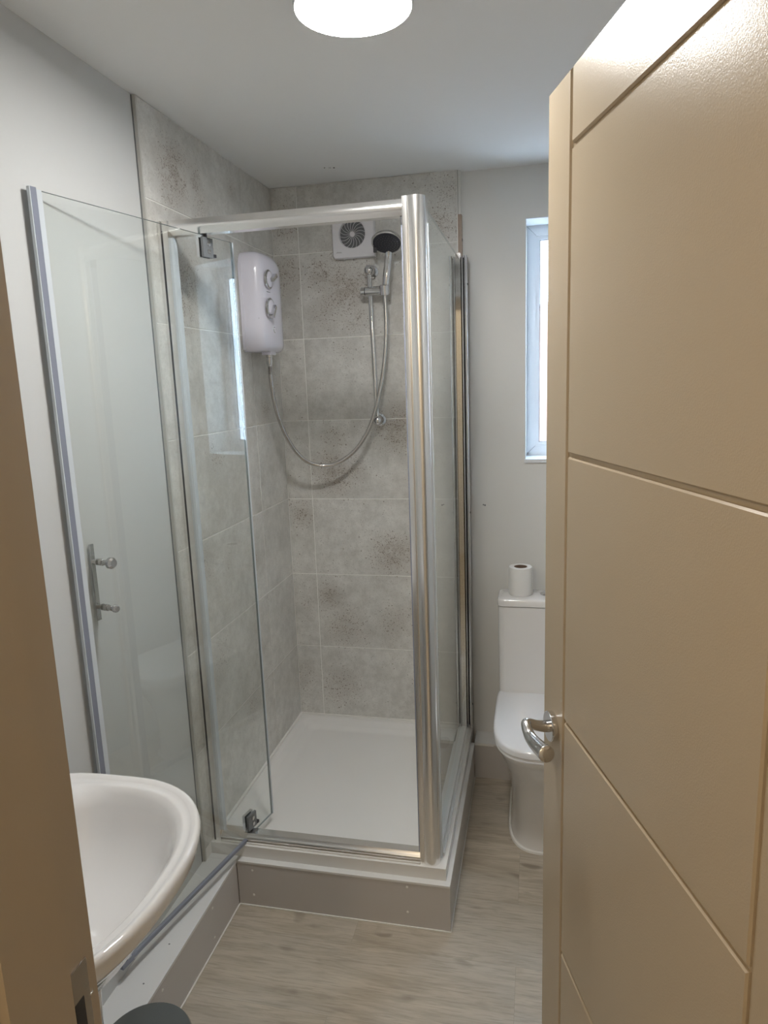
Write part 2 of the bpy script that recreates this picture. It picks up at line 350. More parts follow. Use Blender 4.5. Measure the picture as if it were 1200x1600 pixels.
bxo('front_board', M_panel, t2, .727, XR, -.063, -.055, 0, LZ-.008)
bxo('sealant', M_sil, t2, .727, .80, -.0655, -.0625, LZ-.011, LZ-.004, bevel=.001)

# ------------------------------------------------------------------ shower plinth + tray
PX, PY = .726, -.855; TX, TY = .714, -.836
pl = thing('shower_plinth', 'white panelled plinth in painted shade, with white screw caps under the shower tray', 'plinth', (.36, -.42, 0))
bxo('front_panel', M_panel, pl, .0885, PX-.016, PY, PY+.009, 0, LZ-.006)
bxo('side_panel', M_panel, pl, PX-.009, PX, PY+.009, -.0665, 0, LZ-.006)
bxo('corner_trim', M_panel, pl, PX-.016, PX+.001, PY-.001, PY+.009, 0, LZ-.006, bevel=.001)
bm = B(); box(bm, XW, PX+.0015, PY-.0015, TY+.02, LZ-.006, LZ); box(bm, TX-.02, PX+.0015, TY+.02, -.0665, LZ-.006, LZ)
link('top_flange', bm, M_pvc, pl, bevel=.001)
bm = B(); box(bm, .0885, PX, PY-.003, PY, 0, .003); box(bm, PX, PX+.003, PY-.003, -.067, 0, .003); link('sealant', bm, M_sil, pl)
bxo('frame', M_void, pl, .1, PX-.02, PY+.02, -.08, .0, LZ-.012)
caps(pl, [(.136,PY,.119),(.136,PY,.037),(.605,PY,.128),(.605,PY,.048)], (0,-1,0))
caps(pl, [(PX,-.26,.089),(PX,-.524,.107),(PX,-.76,.100),(PX,-.78,.05),(PX,-.551,.045),(PX,-.26,.035)], (1,0,0))

tray = thing('shower_tray', 'white low rectangular shower tray inside the glass enclosure', 'shower tray', (.36, -.42, LZ))
bm = B(); N1, N2 = 72, 84
def sd(x, y, ix0, ix1, iy0, iy1, r):
    cx, cy = (ix0+ix1)/2, (iy0+iy1)/2; hx, hy = (ix1-ix0)/2-r, (iy1-iy0)/2-r
    dx, dy = abs(x-cx)-hx, abs(y-cy)-hy
    return math.hypot(max(dx,0), max(dy,0)) + min(max(dx,dy),0) - r
def sst(a, b, x):
    t = min(1, max(0, (x-a)/(b-a))); return t*t*(3-2*t)
def th(x, y):
    d = sd(x, y, .028, TX-.05, TY+.062, -.028, .05)    # inner recess
    z = T0 - .012*(1-sst(-.012, 0.0, d))               # first little step
    d2 = sd(x, y, .050, TX-.066, TY+.08, -.050, .05)
    z -= .010*(1-sst(-.03, 0.0, d2)) + .004*(1-sst(-.3, -.02, d2))
    return z
g = [[bm.verts.new((TX*i/N1, TY*j/N2, th(TX*i/N1, TY*j/N2))) for j in range(N2+1)] for i in range(N1+1)]
for i in range(N1):
    for j in range(N2): bm.faces.new((g[i][j], g[i][j+1], g[i+1][j+1], g[i+1][j]))
e_ = [g[i][0] for i in range(N1+1)] + [g[N1][j] for j in range(1, N2+1)] + [g[i][N2] for i in range(N1-1, -1, -1)] + [g[0][j] for j in range(N2-1, 0, -1)]
low = [bm.verts.new((v.co.x, v.co.y, LZ)) for v in e_]
for i in range(len(e_)):
    j = (i+1) % len(e_); bm.faces.new((e_[i], low[i], low[j], e_[j]))
bm.faces.new(low)
link('tray_body', bm, M_acr, tray, smooth=50)
bm = B(); lathe(bm, [(.044, -.002), (.044, .002), (.040, .005), (.01, .0075)], (.618, -.113, th(.618,-.113)), n=40); link('waste_cover', bm, M_chrome, tray)
bm = B(); box(bm, .0, TX, -.008, -.0005, T0-.001, T0+.008); box(bm, .0, .008, TY+.02, -.008, T0-.001, T0+.008); link('sealant', bm, M_sil, tray, bevel=.002)

# ------------------------------------------------------------------ shower enclosure
EN = thing('shower_enclosure', 'chrome framed shower enclosure with a clear pivot door standing open', 'shower enclosure', (.35, -.81, T0))
ZT = 1.966; YA, YB = -.826, -.790
def rail_profile(z0, z1, y0, y1, x0, x1, name, out=.006):
    # gently bowed outer face
    pts = [(y1, z0), (y0+.004, z0), (y0, z0+.006)] + [(y0-out*math.sin(PI*t/8), z0+.006+(z1-z0-.012)*t/8) for t in range(1, 8)] + [(y0, z1-.006), (y0+.004, z1), (y1, z1)]
    bm = B(); loft(bm, [[(x0, a, b) for a, b in pts], [(x1, a, b) for a, b in pts]]); return link(name, bm, M_alu, EN, smooth=40)
rail_profile(1.924, 1.962, YA+.006, YB, .012, .640, 'top_rail')
rail_profile(T0+.0, T0+.030, YA+.006, YB, .028, .640, 'bottom_rail')
bm = B(); box(bm, .03, .64, YA-.003, YA+.008, T0-.0, T0+.005); link('sealant', bm, M_sil, EN, bevel=.0015)
# left wall channel
bm = B(); box(bm, .0012, .009, YA-.004, YB, T0, ZT-.006); box(bm, .0125, .027, YA, YB, T0, ZT-.006); box(bm, .009, .0125, YA+.006, YB, T0, ZT-.01); link('wall_channel', bm, M_alu, EN, bevel=.0012)
bxo('channel_seal', M_dark, EN, .0092, .0122, YA+.003, YA+.0055, T0, ZT-.03)
bxo('magnetic_strip', M_sealc, EN, .0272, .034, YA+.012, YB-.004, T0+.03, 1.92)
# corner post: flat leg, step and a rounded quarter corner
pts = [(.640, YB), (.640, YA), (.646, YA-.001), (.652, YA-.001), (.654, YA+.001), (.657, YA-.002)]
for k in range(0, 13):
    a = -PI/2 + (PI/2)*k/12; pts.append((.672+.023*math.cos(a), YA+.018+.023*math.sin(a)))
pts += [(.695, YA+.045), (.665, YA+.045), (.665, YB)]
bm = B(); loft(bm, [[(a, b, T0+.001) for a, b in pts], [(a, b, ZT) for a, b in pts]]); link('corner_post', bm, M_alu, EN, smooth=40)
bxo('magnetic_strip', M_seal, EN, .6345, .640, YA+.014, YB-.004, T0+.03, 1.905)
bxo('bump_stop', M_dark, EN, .6335, .640, YA+.012, YB-.003, 1.905, 1.924)
# side panel
def pane(name, parent, x0, x1, y0, y1, z0, z1, M=None):
    bm = B(); fs = box(bm, x0, x1, y0, y1, z0, z1, M=M)
    ar = sorted(fs, key=lambda f: -f.calc_area())
    for f in ar[2:]: f.material_index = 1
    return link(name, bm, [M_glass, M_edge], parent, smooth=0)
GX = .684
pane('side_glass', EN, GX-.003, GX+.003, YA+.045, -.030, T0+.012, ZT-.012)
bxo('side_glass_seal', M_sealc, EN, .6952, .699, YA+.028, YA+.040, T0+.006, ZT-.06)
bm = B(); box(bm, GX-.011, GX+.011, YA+.045, -.040, T0, T0+.020); box(bm, GX+.011, GX+.019, YA+.045, -.040, T0, T0+.009); link('side_bottom_rail', bm, M_pvc, EN, bevel=.002)
bm = B(); box(bm, GX-.010, GX+.012, -.045, -.003, T0, ZT-.004); link('wall_channel', bm, M_chrome, EN, bevel=.003)
def half_round(cx_, y0, rx, ry, z0, z1, bm):
    p = [(cx_-rx, -.001)] + [(cx_-rx*math.cos(PI*k/14), y0-ry*math.sin(PI*k/14)) for k in range(15)] + [(cx_+rx, -.001)]
    loft(bm, [[(a, b, z0) for a, b in p], [(a, b, z1) for a, b in p]])
bm = B(); half_round(GX+.0165, -.033, .0035, .004, T0+.012, ZT-.014, bm); half_round(GX+.0288, -.037, .0052, .006, T0+.012, ZT-.012, bm); box(bm, GX+.012, GX+.034, -.012, -.001, T0+.012, ZT-.014)
link('wall_profile', bm, M_chrome, EN)
bxo('profile_gap', M_dark, EN, GX+.0203, GX+.0233, -.016, -.0125, T0+.012, ZT-.016)
for z in (.29, 1.86, 1.05):
    bm = B(); lathe(bm, [(.0035, 0), (.0035, .002)], (GX+.034, -.027, z), (1,0,0), n=12); link('screw', bm, M_dark, EN)
# open pivot door
PVX, PVY, TH_ = .1135, -.796, math.radians(-102.3)
d = Vector((math.cos(TH_), math.sin(TH_), 0)); nn = Vector((-d.y, d.x, 0))
MD = Matrix(((d.x, nn.x, 0, PVX), (d.y, nn.y, 0, PVY), (0, 0, 1, 0), (0, 0, 0, 1)))   # local: s along door, n normal (+ towards viewer), z
ZB, ZG = .196, 1.923
dg = pane('door_glass', EN, -.112, .508, -.003, .003, ZB, ZG, M=MD)
dg['label'] = 'clear glass pivot door swung open against the left wall'
bm = B(); box(bm, .508, .521, -.0055, .0055, ZB+.003, ZG+.003, M=MD); link('door_seal', bm, M_seal, dg, bevel=.001)
bm = B(); box(bm, .496, .5078, .0032, .0055, ZB+.003, ZG, M=MD); box(bm, .5215, .5235, -.002, .0055, ZB+.003, ZG+.003, M=MD); link('door_seal', bm, M_sealc, dg)
bm = B(); box(bm, .490, .526, -.007, .007, ZB-.009, ZB+.004, M=MD); link('seal_end', bm, M_seal, dg, bevel=.001)
bxo('drip_strip', M_seal, dg, .02, .49, -.005, .005, ZB-.008, ZB+.001, M=MD, bevel=.001)
bxo('edge_strip', M_sealc, dg, -.117, -.1125, -.004, .004, ZB, ZG, M=MD, bevel=.001)
def clamp(z0, z1, pin0, pin1, stopz):
    for a, b, mt in ((.0032, .010, M_grey), (-.012, -.0032, M_chrome)):
        bm = B(); box(bm, -.020, .020, a, b, z0, z1, M=MD); c_ = link('pivot_clamp', bm, mt, dg, bevel=.003, seg=3)
        if a > 0:
            for zz in (z0+(z1-z0)*.3, z0+(z1-z0)*.7):
                bm = B(); lathe(bm, [(.0065, 0), (.0065, .002), (.005, .0028)], MD @ Vector((-.002, b, zz)), nn, n=20); link('screw', bm, M_steel, dg)
    bm = B(); lathe(bm, [(.007, pin0), (.007, pin1)], MD @ Vector((0, 0, 0)), n=16); link('pivot_pin', bm, M_dark, dg)
    bm = B(); box(bm, -.029, -.020, .003, .012, stopz, stopz+.008, M=MD); link('pivot_stop', bm, M_dark, dg, bevel=.001)
clamp(1.868, 1.9165, 1.9165, 1.9235, 1.870); clamp(.219, .266, .2145, .219, .222)
# pull handle: bar on the wall side, two through studs with knobs
hd = B(); box(hd, .449, .459, -.0215, -.0175, 1.030, 1.205, M=MD)
dh = link('door_handle', hd, M_steel, dg, bevel=.001)
for z, rk, lk in ((1.166, .0125, .013), (1.062, .0085, .010)):
    bm = B(); o_ = MD @ Vector((.454, -.0185, z)); lathe(bm, [(.006, 0), (.006, .012), (.0075, .013), (.0075, .015)], o_, nn, n=20)
    lathe(bm, [(.0075, .022), (.0075, .030), (.006, .0305), (.006, .042), (.004, .043), (.004, .046), (rk*.8, .047), (rk, .049), (rk, .049+lk*.6), (rk*.7, .049+lk)], o_, nn, n=24)
    link('handle_stud', bm, M_steel, dg)

# ------------------------------------------------------------------ electric shower
ES = thing('electric_shower', 'white electric shower unit with two dials on the left tiled wall', 'electric shower', (0, -.23, 1.66))
yc = -.231; hw = .105
sec = [(-1, 0), (-1, .30), (-.975, .55), (-.90, .78), (-.80, .88), (-.62, .92), (-.55, .955), (-.2, 1.0), (.2, 1.0), (.5, .97), (.75, .90), (.90, .78), (.97, .58), (1, .30), (1, 0)]
def sring(z, ws, ds): return [(.0012 + .083*q*ds, yc + hw*p*ws, z) for p, q in sec]
zz0, zz1 = 1.650, 1.972; rings = []
for t in [0, .008, .025, .05, .09, .2, .4, .6, .8, .88, .93, .965, .985, .996, 1]:
    e0 = min(1, t/.07); e1 = min(1, (1-t)/.16)
    ws = (.93+.07*(1-(1-e0)**2)) * (.62+.38*math.sqrt(max(0, 1-(1-e1)**2))); ds = (.70+.30*math.sqrt(1-(1-e0)**2)) * (.58+.42*math.sqrt(max(0, 1-(1-e1)**2)))
    rings.append(sring(zz0+(zz1-zz0)*t, ws, ds))
bm = B(); loft(bm, rings); link('casing', bm, M_body, ES, smooth=60)
bm = B(); box(bm, .0012, .012, yc-hw-.003, yc+hw+.003, 1.655, 1.93); link('back_plate', bm, M_body, ES, bevel=.004)
bm = B(); box(bm, .035, .068, -.262, -.215, 1.640, 1.652); link('outlet_block', bm, M_body, ES, bevel=.003)
def dial(y, z, r, lev, ang):
    c = (.0805, y, z); bm = B(); lathe(bm, [(r, 0), (r, .006), (r*.88, .009), (r*.84, .0065)], c, (1,0,0), n=36); dl = link('dial', bm, M_chrome, ES)
    bm = B(); lathe(bm, [(r*.84, .004), (r*.8, .010), (r*.6, .0125)], c, (1,0,0), n=30); link('dial_cap', bm, M_body, dl)
    if lev:
        Mx = Matrix.Translation(c) @ Matrix.Rotation(ang, 4, 'X')
        bm = B(); box(bm, .010, .024, -.006, .006, -r*.25, r*1.1, M=Mx); link('dial_lever', bm, M_chrome, dl, bevel=.0035)
dial(-.282, 1.883, .031, True, -1.1); dial(-.282, 1.790, .034, True, 2.5)
bm = B(); lathe(bm, [(.011, 0), (.011, .004), (.009, .006)], (.0795, -.252, 1.722), (1,0,0)); link('power_button', bm, M_chrome, ES)
bm = B(); lathe(bm, [(.009, .004), (.008, .0072)], (.0795, -.252, 1.722), (1,0,0)); link('button_cap', bm, M_body, ES)
bm = B(); lathe(bm, [(.0022, 0), (.002, .001)], (.0795, -.222, 1.722), (1,0,0), n=10); link('indicator_lamp', bm, M_grey, ES)
bxo('emblem', M_grey, ES, .060, .0606, -.331, -.326, 1.755, 1.757)
bm = B(); box(bm, .0815, .0825, -.30, -.235, 1.842, 1.8435); link('scale_marks', bm, M_grey, ES)

# riser rail, hose, hand shower
RR = thing('riser_rail', 'slim chrome riser rail with round brackets on the back tiled wall', 'riser rail', (.38, -.05, 1.4))
rt, rb = Vector((.374, -.052, 1.925)), Vector((.385, -.052, 1.397))
bm = B(); tube(bm, [rt, rb], .0085, 20); link('rail_bar', bm, M_chrome, RR)
for p, z in ((rt, 1), (rb, -1)):
    bm = B(); tube(bm, [(p.x, -.0005, p.z), (p.x, -.012, p.z), (p.x, -.018, p.z), (p.x, -.040, p.z)], [.023, .023, .016, .014], 24); sph(bm, (p.x, -.05, p.z), .0185); link('wall_bracket', bm, M_chrome, RR)
bm = B(); zc = 1.853; tube(bm, [(.341,-.052,zc),(.343,-.052,zc),(.356,-.052,zc),(.357,-.052,zc),(.359,-.052,zc),(.430,-.052,zc),(.432,-.052,zc)], [.013,.0155,.0155,.012,.0165,.0165,.015], 28)
sl = link('slider', bm, M_chrome, RR)
bm = B(); lathe(bm, [(.018, -.017), (.019, .015), (.016, .017)], (.432, -.068, zc), (0,-.12,1), n=24); link('shower_holder', bm, M_chrome, RR)

HS = thing('hand_shower', 'round chrome hand shower with a black spray face, resting in the rail slider', 'shower head', (.432, -.07, 1.83))
hb, ht = Vector((.432, -.070, 1.835)), Vector((.452, -.076, 1.968))
bm = B(); tube(bm, spline([hb, hb.lerp(ht,.3), hb.lerp(ht,.7), ht, ht+Vector((.002,-.008,.022))], 6), [.0095+.004*min(1,i/8) for i in range(25)], 20); link('handle', bm, M_chrome, HS)
hn = Vector((.02, -.50, -.865)).normalized(); hc = Vector((.456, -.120, 2.004))
bm = B(); lathe(bm, [(.014, -.030), (.030, -.022), (.047, -.008), (.0535, .002), (.0535, .006), (.049, .0075)], hc, hn, n=44); link('head_shell', bm, M_chrome, HS)
bm = B(); lathe(bm, [(.0485, .004), (.0475, .0095), (.01, .0105)], hc, hn, n=40); fp = link('spray_face', bm, M_face, HS)
bm = B(); u_, v_ = frame_of(hn)
for rr, cnt in ((.009, 8), (.019, 14), (.029, 20), (.038, 26)):
    for k in range(cnt):
        p = hc + hn*.010 + (u_*math.cos(2*PI*k/cnt)+v_*math.sin(2*PI*k/cnt))*rr; lathe(bm, [(.0014, 0), (.001, .002)], p, hn, n=6)
nz_ = link('nozzles', bm, M_steel, fp); nz_['kind'] = 'stuff'
bm = B(); p = hc + Vector((-.044, .012, -.020)); box(bm, p.x-.006, p.x+.005, p.y-.006, p.y+.004, p.z-.011, p.z+.008); link('spray_lever', bm, M_dark, HS, bevel=.002)

bm = B()
path = spline([(.0515,-.238,1.628),(.052,-.238,1.60),(.050,-.230,1.54),(.055,-.205,1.44),(.078,-.170,1.34),(.118,-.135,1.268),(.172,-.110,1.240),(.235,-.095,1.246),(.300,-.085,1.288),(.350,-.078,1.355),(.385,-.073,1.44),(.412,-.070,1.55),(.428,-.068,1.66),(.433,-.068,1.76),(.432,-.068,1.834)], 44)
rad = [.0066 if i % 2 else .0078 for i in range(len(path))]
tube(bm, path, rad, 12)
hose = thing('shower_hose', 'ribbed chrome shower hose looping from the electric unit up to the hand shower', 'shower hose', (.0515,-.238,1.6))
link('flexible_tube', bm, M_steel, hose, smooth=80)
bm = B(); tube(bm, [(.0515,-.238,1.646),(.0515,-.238,1.632),(.0515,-.238,1.631),(.0515,-.238,1.629),(.0515,-.238,1.628),(.0515,-.238,1.612),(.051,-.237,1.600)], [.011,.011,.009,.009,.0112,.0105,.0075], 20); link('hose_nut', bm, M_chrome, hose)

# ------------------------------------------------------------------ extractor fan
FN = thing('extractor_fan', 'square white extractor fan with a round grille high on the back tiles', 'extractor fan', (.312, 0, 2.05))
fx0, fx1, fz0, fz1 = .235, .391, 1.976, 2.132; fcx, fcz, fr = .309, 2.058, .0475
bm = B(); n_ = 64
def sq(k, m_=0):
    a = 2*PI*k/n_; c, s = math.cos(a), math.sin(a)
    tx = ((fx1-m_-fcx) if c > 0 else (fcx-fx0-m_))/max(abs(c), 1e-6); tz = ((fz1-m_-fcz) if s > 0 else (fcz-fz0-m_))/max(abs(s), 1e-6)
    t = min(tx, tz); return (fcx+c*t, fcz+s*t)
def ci(k, r): a = 2*PI*k/n_; return (fcx+r*math.cos(a), fcz+r*math.sin(a))
R1 = [sq(k, .004) for k in range(n_)]; R2 = [sq(k) for k in range(n_)]; R3 = [sq(k) for k in range(n_)]; R4 = [sq(k, .003) for k in range(n_)]
loft(bm, [[(a, -.0005, b) for a, b in R1], [(a, -.004, b) for a, b in R2], [(a, -.020, b) for a, b in R3], [(a, -.024, b) for a, b in R4], [(*[(ci(k, fr+.003))[0]], -.024, ci(k, fr+.003)[1]) for k in range(n_)], [(ci(k, fr)[0], -.021, ci(k, fr)[1]) for k in range(n_)], [(ci(k, fr)[0], -.004, ci(k, fr)[1]) for k in range(n_)]], True, False)
link('front_panel', bm, M_fan, FN, smooth=40)
bm = B(); lathe(bm, [(fr, 0), (fr, .0015)], (fcx, -.005, fcz), (0,-1,0), n=48); link('fan_recess', bm, M_grey, FN)
for k in range(18):
    a0 = 2*PI*(k+.3)/18; pp = []
    for t in range(7):
        q = t/6; a = a0 - .38*q*q; r = .008+(fr-.008)*q; pp.append((fcx+r*math.cos(a), -.0185, fcz+r*math.sin(a)))
    bm = B(); tube(bm, pp, .00075, 6); link('grille_blade', bm, M_fan, FN)
bm = B(); lathe(bm, [(.009, -.003), (.009, 0), (.006, .002)], (fcx, -.018, fcz), (0,-1,0)); link('grille_hub', bm, M_fan, FN)
bm = B()
for i, hh in enumerate((.003, .005, .0035, .0045, .003)): box(bm, .249+i*.0042, .2522+i*.0042, -.0245, -.0238, 1.995, 1.995+hh)
link('maker_mark', bm, mat('pale_print', (.48,.47,.48), .5), FN)
bm = B(); box(bm, .272, .28, -.020, -.002, 1.9735, 1.9765); link('latch', bm, M_fan, FN)

# ------------------------------------------------------------------ ceiling light
CL = thing('ceiling_light', 'round white ceiling light, switched on', 'ceiling light', (.626, -1.205, H))
bm = B(); lathe(bm, [(.104, -.001), (.1085, -.004), (.1085, -.0400), (.1078, -.0418), (.1062, -.0418)], (.628, -1.187, H), n=64, cap1=False); link('base_ring', bm, M_upvc, CL)
bm = B(); lathe(bm, [(.1062, -.036), (.1062, -.0415), (.075, -.0418), (.01, -.042)], (.628, -1.187, H), n=64, cap0=False); link('diffuser', bm, M_lamp, CL, smooth=60)

# ------------------------------------------------------------------ window
W1 = thing('window_1', 'tall narrow white window with obscured glass behind the door', 'window', (1.05, .17, WZ0), kind='structure')
fy0, fy1 = YW+.125, YW+.185
def ringframe(name, x0, x1, z0, z1, w_, y0, y1, parent, mt, bev=.002):
    bm = B()
    o_ = [(x0,z0),(x1,z0),(x1,z1),(x0,z1)]; i_ = [(x0+w_,z0+w_),(x1-w_,z0+w_),(x1-w_,z1-w_),(x0+w_,z1-w_)]
    V = [[bm.verts.new((a, y, b)) for a, b in r] for y in (y0, y1) for r in (o_, i_)]
    for k in range(4):
        j = (k+1) % 4
        bm.faces.new((V[0][k], V[0][j], V[1][j], V[1][k])); bm.faces.new((V[2][k], V[3][k], V[3][j], V[2][j]))
        bm.faces.new((V[0][k], V[2][k], V[2][j], V[0][j])); bm.faces.new((V[1][k], V[1][j], V[3][j], V[3][k]))
    return link(name, bm, mt, parent, bevel=bev)
ringframe('window_frame', WX0-.002, WX1+.002, WZ0-.002, WZ1+.002, .040, fy0, fy1, W1, M_upvc)
ringframe('glazing_bead', WX0+.037, WX1-.037, WZ0+.037, WZ1-.037, .014, fy0+.010, fy1-.01, W1, M_upvc, .003)
bm = B(); box(bm, WX0+.050, WX1-.050, fy0+.022, fy0+.024, WZ0+.05, WZ1-.05); link('window_pane', bm, M_frost, W1, smooth=0)
ringframe('glazing_gasket', WX0+.0505, WX1-.0505, WZ0+.0505, WZ1-.0505, .003, fy0+.016, fy0+.0215, W1, M_grey, 0)
for (x, z, s) in ((WX0, WZ1, 1), (WX0, WZ0, -1)):
    bm = B(); tube(bm, [(x, fy0-.0004, z), (x+.038, fy0-.0004, z-.038*s)], .0006, 6); link('mitre_joint', bm, M_grey, W1)
bm = B(); box(bm, WX0, WX1, YW-.006, fy0, WZ0-.012, WZ0+.001); link('window_sill', bm, M_upvc, W1, bevel=.002)
bm = B(); box(bm, WX0, WX0+.004, YW+.0005, fy0, WZ0, WZ1); box(bm, WX0+.004, WX1, YW+.0005, fy0, WZ1-.004, WZ1); link('reveal_lining', bm, M_upvc, W1)
bm = B(); box(bm, -1.2, 3.2, 2.2, 2.4, -.5, 2.0); ob = st('wall_outside', bm, M_brick, 'red brick wall outside the window')

# ------------------------------------------------------------------ toilet
TO = thing('toilet', 'white close-coupled toilet with its lid down, beside the shower', 'toilet', (1.0, -.4, 0))
def dring(cx, yb, yf, hw, z, n=3.0, N=56, nb=8):
    # closed ring: straight-ish sides, rounded front (yf), square back (yb)
    out = []; ym = yb-(yb-yf)*.45
    for k in range(N):
        a = 2*PI*k/N; c, s = math.cos(a), math.sin(a); e = n if s < 0 else nb
        out.append((cx + hw*math.copysign(abs(c)**(2/e), c), ym + ((yb-ym) if s > 0 else (ym-yf))*math.copysign(abs(s)**(2/e), s), z))
    return out
cx = 1.0
bm = B(); loft(bm, [dring(cx,-.068,yf,h,z,n) for z,h,yf,n in ((0,.128,-.480,3.2),(.01,.1265,-.477,3.2),(.06,.124,-.475,3.2),(.12,.123,-.475,3.2),(.18,.126,-.481,3.2),(.235,.134,-.497,3.2),(.285,.147,-.524,3.2),(.33,.161,-.557,3.2),(.362,.1705,-.582,3.2),(.378,.1745,-.593,3.2),(.386,.1745,-.595,3.2),(.389,.172,-.592,3.2))]); link('pan', bm, M_cer, TO, smooth=60)
bm = B(); loft(bm, [dring(cx,-.15,yf,h,z,3.3) for z,h,yf in ((.389,.173,-.598),(.390,.1755,-.601),(.400,.1755,-.601),(.402,.174,-.599))]); link('seat', bm, M_seat, TO, smooth=50)
bm = B(); loft(bm, [dring(cx,-.150,yf,h,z,3.3) for z,h,yf in ((.4035,.175,-.601),(.405,.1775,-.604),(.420,.1775,-.604),(.425,.175,-.601),(.427,.168,-.593),(.4275,.08,-.42))]); link('lid', bm, M_seat, TO, smooth=50)
def rrect(x0, x1, y0, y1, r, z, n=6):
    o = []
    for (cx_, cy_, a0) in ((x1-r, y1-r, 0), (x0+r, y1-r, PI/2), (x0+r, y0+r, PI), (x1-r, y0+r, 1.5*PI)):
        for k in range(n+1): a = a0+PI/2*k/n; o.append((cx_+r*math.cos(a), cy_+r*math.sin(a), z))
    return o
cy0, cy1 = -.198, -.068
bm = B(); loft(bm, [rrect(.829,1.171,cy0+.004,cy1,.022,z) for z in (.386,.45)] + [rrect(.8265,1.1735,cy0+.001,cy1,.022,.7),rrect(.8265,1.1735,cy0+.001,cy1,.022,.7455)]); link('cistern', bm, M_cer, TO, smooth=50)
bm = B(); loft(bm, [rrect(.826,1.174,cy0,cy1,.022,.7475), rrect(.8235,1.1765,cy0-.0025,cy1,.024,.749), rrect(.8235,1.1765,cy0-.0025,cy1,.024,.768), rrect(.826,1.174,cy0,cy1,.024,.773), rrect(.831,1.169,cy0+.005,cy1-.004,.022,.775)]); link('cistern_lid', bm, M_cer, TO, smooth=50)
bm = B(); lathe(bm, [(.024, -.001), (.024, .003), (.021, .005), (.02, .004)], (.995,-.125,.775), n=32); link('flush_button', bm, M_chrome, TO)
bm = B(); loft(bm, [dring(cx,-.066,-.486,.134,.0005,3.2), dring(cx,-.066,-.485,.132,.007,3.2), dring(cx,-.070,-.474,.122,.009,3.2)]); link('sealant', bm, M_sil, TO)
TR = thing('toilet_roll', 'white toilet roll standing on end on the cistern lid', 'toilet roll', (.903, -.125, .7755))
bm = B(); lathe(bm, [(.0235,.001),(.041,.0),(.0425,.004),(.0415,.095),(.040,.099),(.0235,.099),(.0235,.001)], (.903,-.125,.7755), n=48, cap0=False, cap1=False); link('paper', bm, M_paper, TR, smooth=40)
bm = B(); lathe(bm, [(.0232,.002),(.0232,.0985),(.0222,.0985),(.0222,.002)], (.903,-.125,.7755), n=32, cap0=False, cap1=False); lathe(bm,[(.0222,.0),(.0222,.003)],(.903,-.125,.7755),n=32); link('cardboard_core', bm, M_card, TR)
bm = B(); pp = [(-.0+.903+.0428*math.cos(a), -.125+.0428*math.sin(a)) for a in [(-.35+.1*k) for k in range(8)]]
loft(bm, [[(a, b, .779) for a, b in pp] + [(a+.001, b-.0004, .779) for a, b in pp[::-1]], [(a, b, .868) for a, b in pp] + [(a+.001, b-.0004, .868) for a, b in pp[::-1]]]); link('loose_end', bm, M_paper, TR)

# ------------------------------------------------------------------ basin
BA = thing('wash_basin', 'white oval ceramic wash basin with a raised rim, by the doorway', 'basin', (.2, -1.72, 0))
yb_ = -1.725
def bring(z, hw, f, b, cxx=.20, n=2.35, nb=4.5, N=72):
    o = []
    for k in range(N):
        a = 2*PI*k/N; c, s = math.cos(a), math.sin(a); e = n if c > 0 else nb
        o.append((cxx + (f if c > 0 else b)*math.copysign(abs(c)**(2/e), c), yb_ + hw*math.copysign(abs(s)**(2/(n if c > 0 else 4)), s), z))
    return o
zr = .802
R = [bring(z, h, f, b) for z, h, f, b in (
 (zr-.200,.075,.06,.10),(zr-.17,.115,.10,.13),(zr-.13,.165,.145,.17),(zr-.09,.208,.172,.19),(zr-.06,.238,.197,.2),(zr-.045,.253,.210,.205),(zr-.034,.2605,.218,.208),(zr-.012,.2655,.223,.21),(zr-.004,.264,.2215,.21),(zr,.260,.2175,.206),(zr-.0005,.256,.2135,.203),(zr-.0045,.250,.2075,.197),(zr-.0075,.2435,.201,.190),(zr-.006,.239,.197,.17),(zr-.008,.234,.192,.13))]
R += [bring(z, h, f, b, n=2.3, nb=2.6) for z, h, f, b in ((zr-.018,.226,.184,.105),(zr-.035,.218,.177,.10),(zr-.055,.208,.168,.095),(zr-.08,.195,.158,.085),(zr-.105,.175,.150,.07),(zr-.130,.140,.118,.05),(zr-.145,.09,.075,.035),(zr-.152,.03,.025,.02))]
bm = B(); loft(bm, R); link('bowl', bm, M_cer, BA, smooth=70)
bm = B(); lathe(bm, [(.022, 0), (.022, .002), (.016, .003)], (.20, yb_, zr-.153), n=28); link('plug_waste', bm, M_chrome, BA)
bm = B(); loft(bm, [[(.165+ (f_ if math.cos(a)>0 else .07)*math.cos(a), yb_+h_*math.sin(a), z) for a in [2*PI*k/40 for k in range(40)]] for z, f_, h_ in ((0,.115,.105),(.03,.11,.10),(.2,.095,.088),(.45,.085,.09),(.56,.09,.095),(.625,.10,.105))]); link('pedestal', bm, M_cer, BA)

# ------------------------------------------------------------------ pedal bin
BN = thing('pedal_bin', 'dark grey round pedal bin on the floor beneath the basin', 'bin', (.212, -1.535, 0))
bcx, bcy, br_ = .205, -1.530, .088
bm = B(); lathe(bm, [(br_-.004, 0), (br_, .004), (br_, .25)], (bcx, bcy, 0), n=56); link('bin_body', bm, M_binb, BN)
bm = B(); lathe(bm, [(br_+.001, .25), (br_+.003, .252), (br_+.003, .262), (br_, .267), (br_*.7, .269), (br_*.2, .270)], (bcx, bcy, 0), n=64); link('bin_lid', bm, M_bin, BN)
bm = B(); box(bm, bcx+.06, bcx+.125, bcy-.015, bcy+.015, .008, .013); link('pedal', bm, M_binb, BN, bevel=.001)

